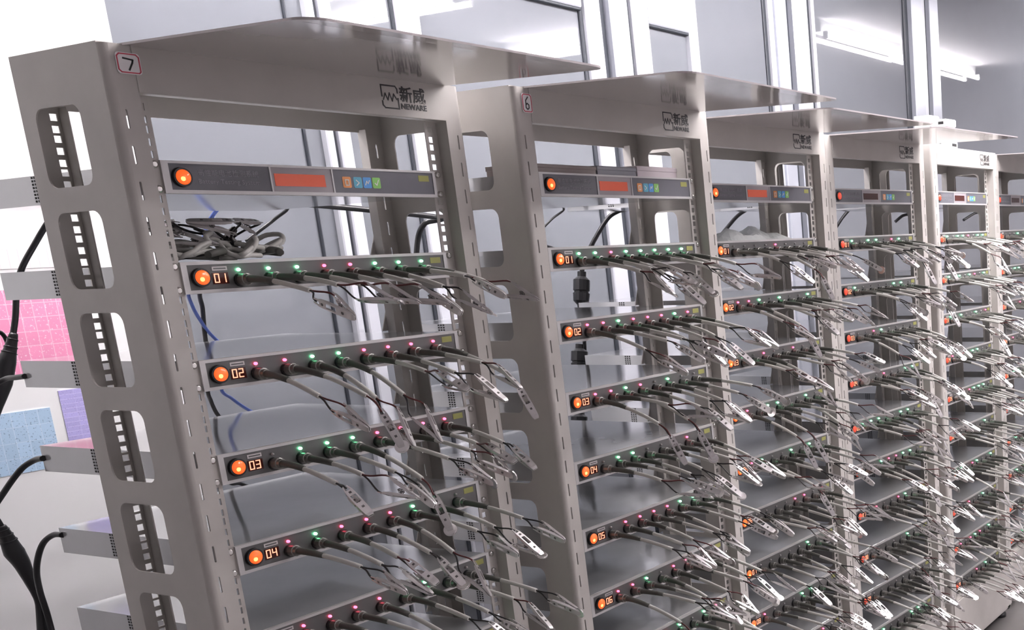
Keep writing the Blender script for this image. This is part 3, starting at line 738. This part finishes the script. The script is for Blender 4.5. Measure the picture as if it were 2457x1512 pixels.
# ------------------------------------------------------------------ things lying on the equipment
# spare leads heaped on tester 01 of the first rack
ztop = Z0-3*U+0.0205
for q, (x, y, rz, tx, lab) in enumerate([(0.062, 0.060, 0.3, 0.16, 'coiled spare lead at the left end of the heap on the nearest rack'), (0.100, 0.105, -0.5, -0.14, 'coiled spare lead at the back of the heap on the nearest rack'),
                                         (0.135, 0.050, 1.0, 0.12, 'coiled spare lead in the middle of the heap on the nearest rack'), (0.180, 0.085, 2.2, -0.18, 'coiled spare lead at the right end of the heap on the nearest rack')]):
    t = tag(empty('spare_lead', Matrix.Translation((x, y, ztop)) @ Matrix.Rotation(rz, 4, 'Z')), lab, 'test lead', 'spare leads on the first tester')
    rq = random.Random(40+q); pts = []
    for k in range(49):
        a = 2*math.pi*k/16; rr = 0.030+rq.uniform(-0.006, 0.006)
        pts.append(Vector((rr*math.cos(a)*1.25, rr*math.sin(a)*0.8, 0.010+0.030*k/48*(0.6+0.4*math.sin(k*0.7+q))+tx*rr*math.cos(a))))
    lo = min(p.z for p in pts)-0.004
    pts = smooth_path([p-Vector((0, 0, lo)) for p in pts], 2)
    obj('cable', MB().tube(pts, 0.0036, 7).mesh('cable', 'cable'), t)
    for c in range(2):
        j1, j2, sp = clip_parts(0.011, 50+q)
        mc = Matrix.Translation((0.01-0.02*c, 0.030-0.03*c, 0.040+0.008*c)) @ Matrix.Rotation(0.5+q*0.8+2.3*c-rz, 4, 'Z') @ Matrix.Rotation(0.25-0.4*c, 4, 'X') @ Matrix.Rotation(0.5*c, 4, 'Y')
        obj('clip_jaw', j1.xf(mc).mesh('clip_jaw', 'nickel'), t); obj('clip_jaw', j2.xf(mc).mesh('clip_jaw', 'nickel'), t); obj('clip_spring', sp.xf(mc).mesh('clip_spring', 'dsteel'), t)
        obj('wire', MB().tube(bez(tuple(pts[-1]), (0.03, 0.03, 0.045), tuple(mc @ Vector((0, 0.02, 0.01))), tuple(mc @ Vector((0, -0.003, 0.008))), 8), 0.0016, 6).mesh('wire', 'wire_k'), t)
    obj('boot', MB().tube(bez(tuple(pts[0]), (0.05, -0.02, 0.012), (0.03, -0.045, 0.02), (-0.02, -0.048, 0.010), 8), 0.0052, 8).mesh('boot', 'boot'), t)
# cartons on the controller of the second rack
rm1 = rack_matrix(1)
for x0, x1, h, m, lab in ((0.02, 0.19, 0.018, 'card1', 'flat brown grey carton on the controller of the rack marked 6'), (0.195, 0.31, 0.020, 'card2', 'flat grey carton on the controller of the rack marked 6'), (0.315, 0.445, 0.024, 'card3', 'flat pinkish white carton on the controller of the rack marked 6')):
    t = tag(empty('flat_carton', rm1 @ Matrix.Translation((x0, 0.02, 0.0205))), lab, 'box', 'cartons on a controller')
    obj('carton_body', MB().bbox(0, x1-x0, 0, 0.11, 0, h*0.8, 0.002).mesh('carton_body', m), t)
    obj('carton_lid', MB().bbox(-0.001, x1-x0+0.001, -0.001, 0.111, h*0.55, h, 0.002).mesh('carton_lid', m), t)
# crumpled clear bag on the first tester of the third rack
def bag():
    mb = MB(); nx, ny = 22, 12; rb = random.Random(5)
    for j in range(ny+1):
        for i2 in range(nx+1):
            u, v = i2/nx, j/ny
            edge = math.sin(math.pi*u)**0.6*math.sin(math.pi*v)**0.6
            z = edge*(0.030+0.014*math.sin(7*u+3*v)+0.008*math.sin(17*u-9*v)+rb.uniform(-0.004, 0.004))
            mb.v.append((u*0.30, v*0.16, max(z, 0.0005)))
    for j in range(ny):
        for i2 in range(nx):
            a = j*(nx+1)+i2; mb.face((a, a+1, a+nx+2, a+nx+1))
    return mb.mesh('plastic_bag', 'bag')
o = obj('plastic_bag', bag()); o.matrix_world = rack_matrix(2) @ Matrix.Translation((0.12, 0.03, -3*U+0.0207))
tag(o, 'crumpled clear plastic bag on the first tester of the third rack', 'bag')
# white adapters on the fifth rack
rm4 = rack_matrix(4)
for x, y, w, d, h, lab in ((0.02, 0.00, 0.07, 0.08, 0.034, 'white adapter at the left end on top of the fifth rack'), (0.12, 0.00, 0.10, 0.07, 0.026, 'white adapter with dark slot on top of the fifth rack')):
    t = tag(empty('power_adapter', rm4 @ Matrix.Translation((x, y, ZT))), lab, 'adapter', 'white adapters on the fifth rack')
    obj('adapter_body', MB().bbox(0, w, 0, d, 0, h, 0.003).mesh('adapter_body', 'alu'), t)
    obj('socket_slot', MB().box(w*0.55, w*0.9, -0.0006, 0.001, h*0.35, h*0.7).mesh('socket_slot', 'hole'), t)
for y0, d, h, slot, lab in ((-0.318, 0.046, 0.032, 0, 'small white box on the hood of the fourth rack, left of two'), (-0.368, 0.044, 0.020, 1, 'white adapter with dark slot on the hood of the fourth rack')):
    t = tag(empty('white_adapter', rack_matrix(3) @ Matrix.Translation((0.012, y0, ZT+0.0055+(y0+d/2-YFACE)*0.035+0.0010))), lab, 'adapter', 'white adapters on the fourth rack')
    obj('adapter_body', MB().bbox(0, 0.055, 0, d, 0, h, 0.003).mesh('adapter_body', 'housing'), t)
    if slot: obj('socket_slot', MB().box(-0.0006, 0.001, d*0.2, d*0.55, h*0.35, h*0.7).mesh('socket_slot', 'hole'), t)
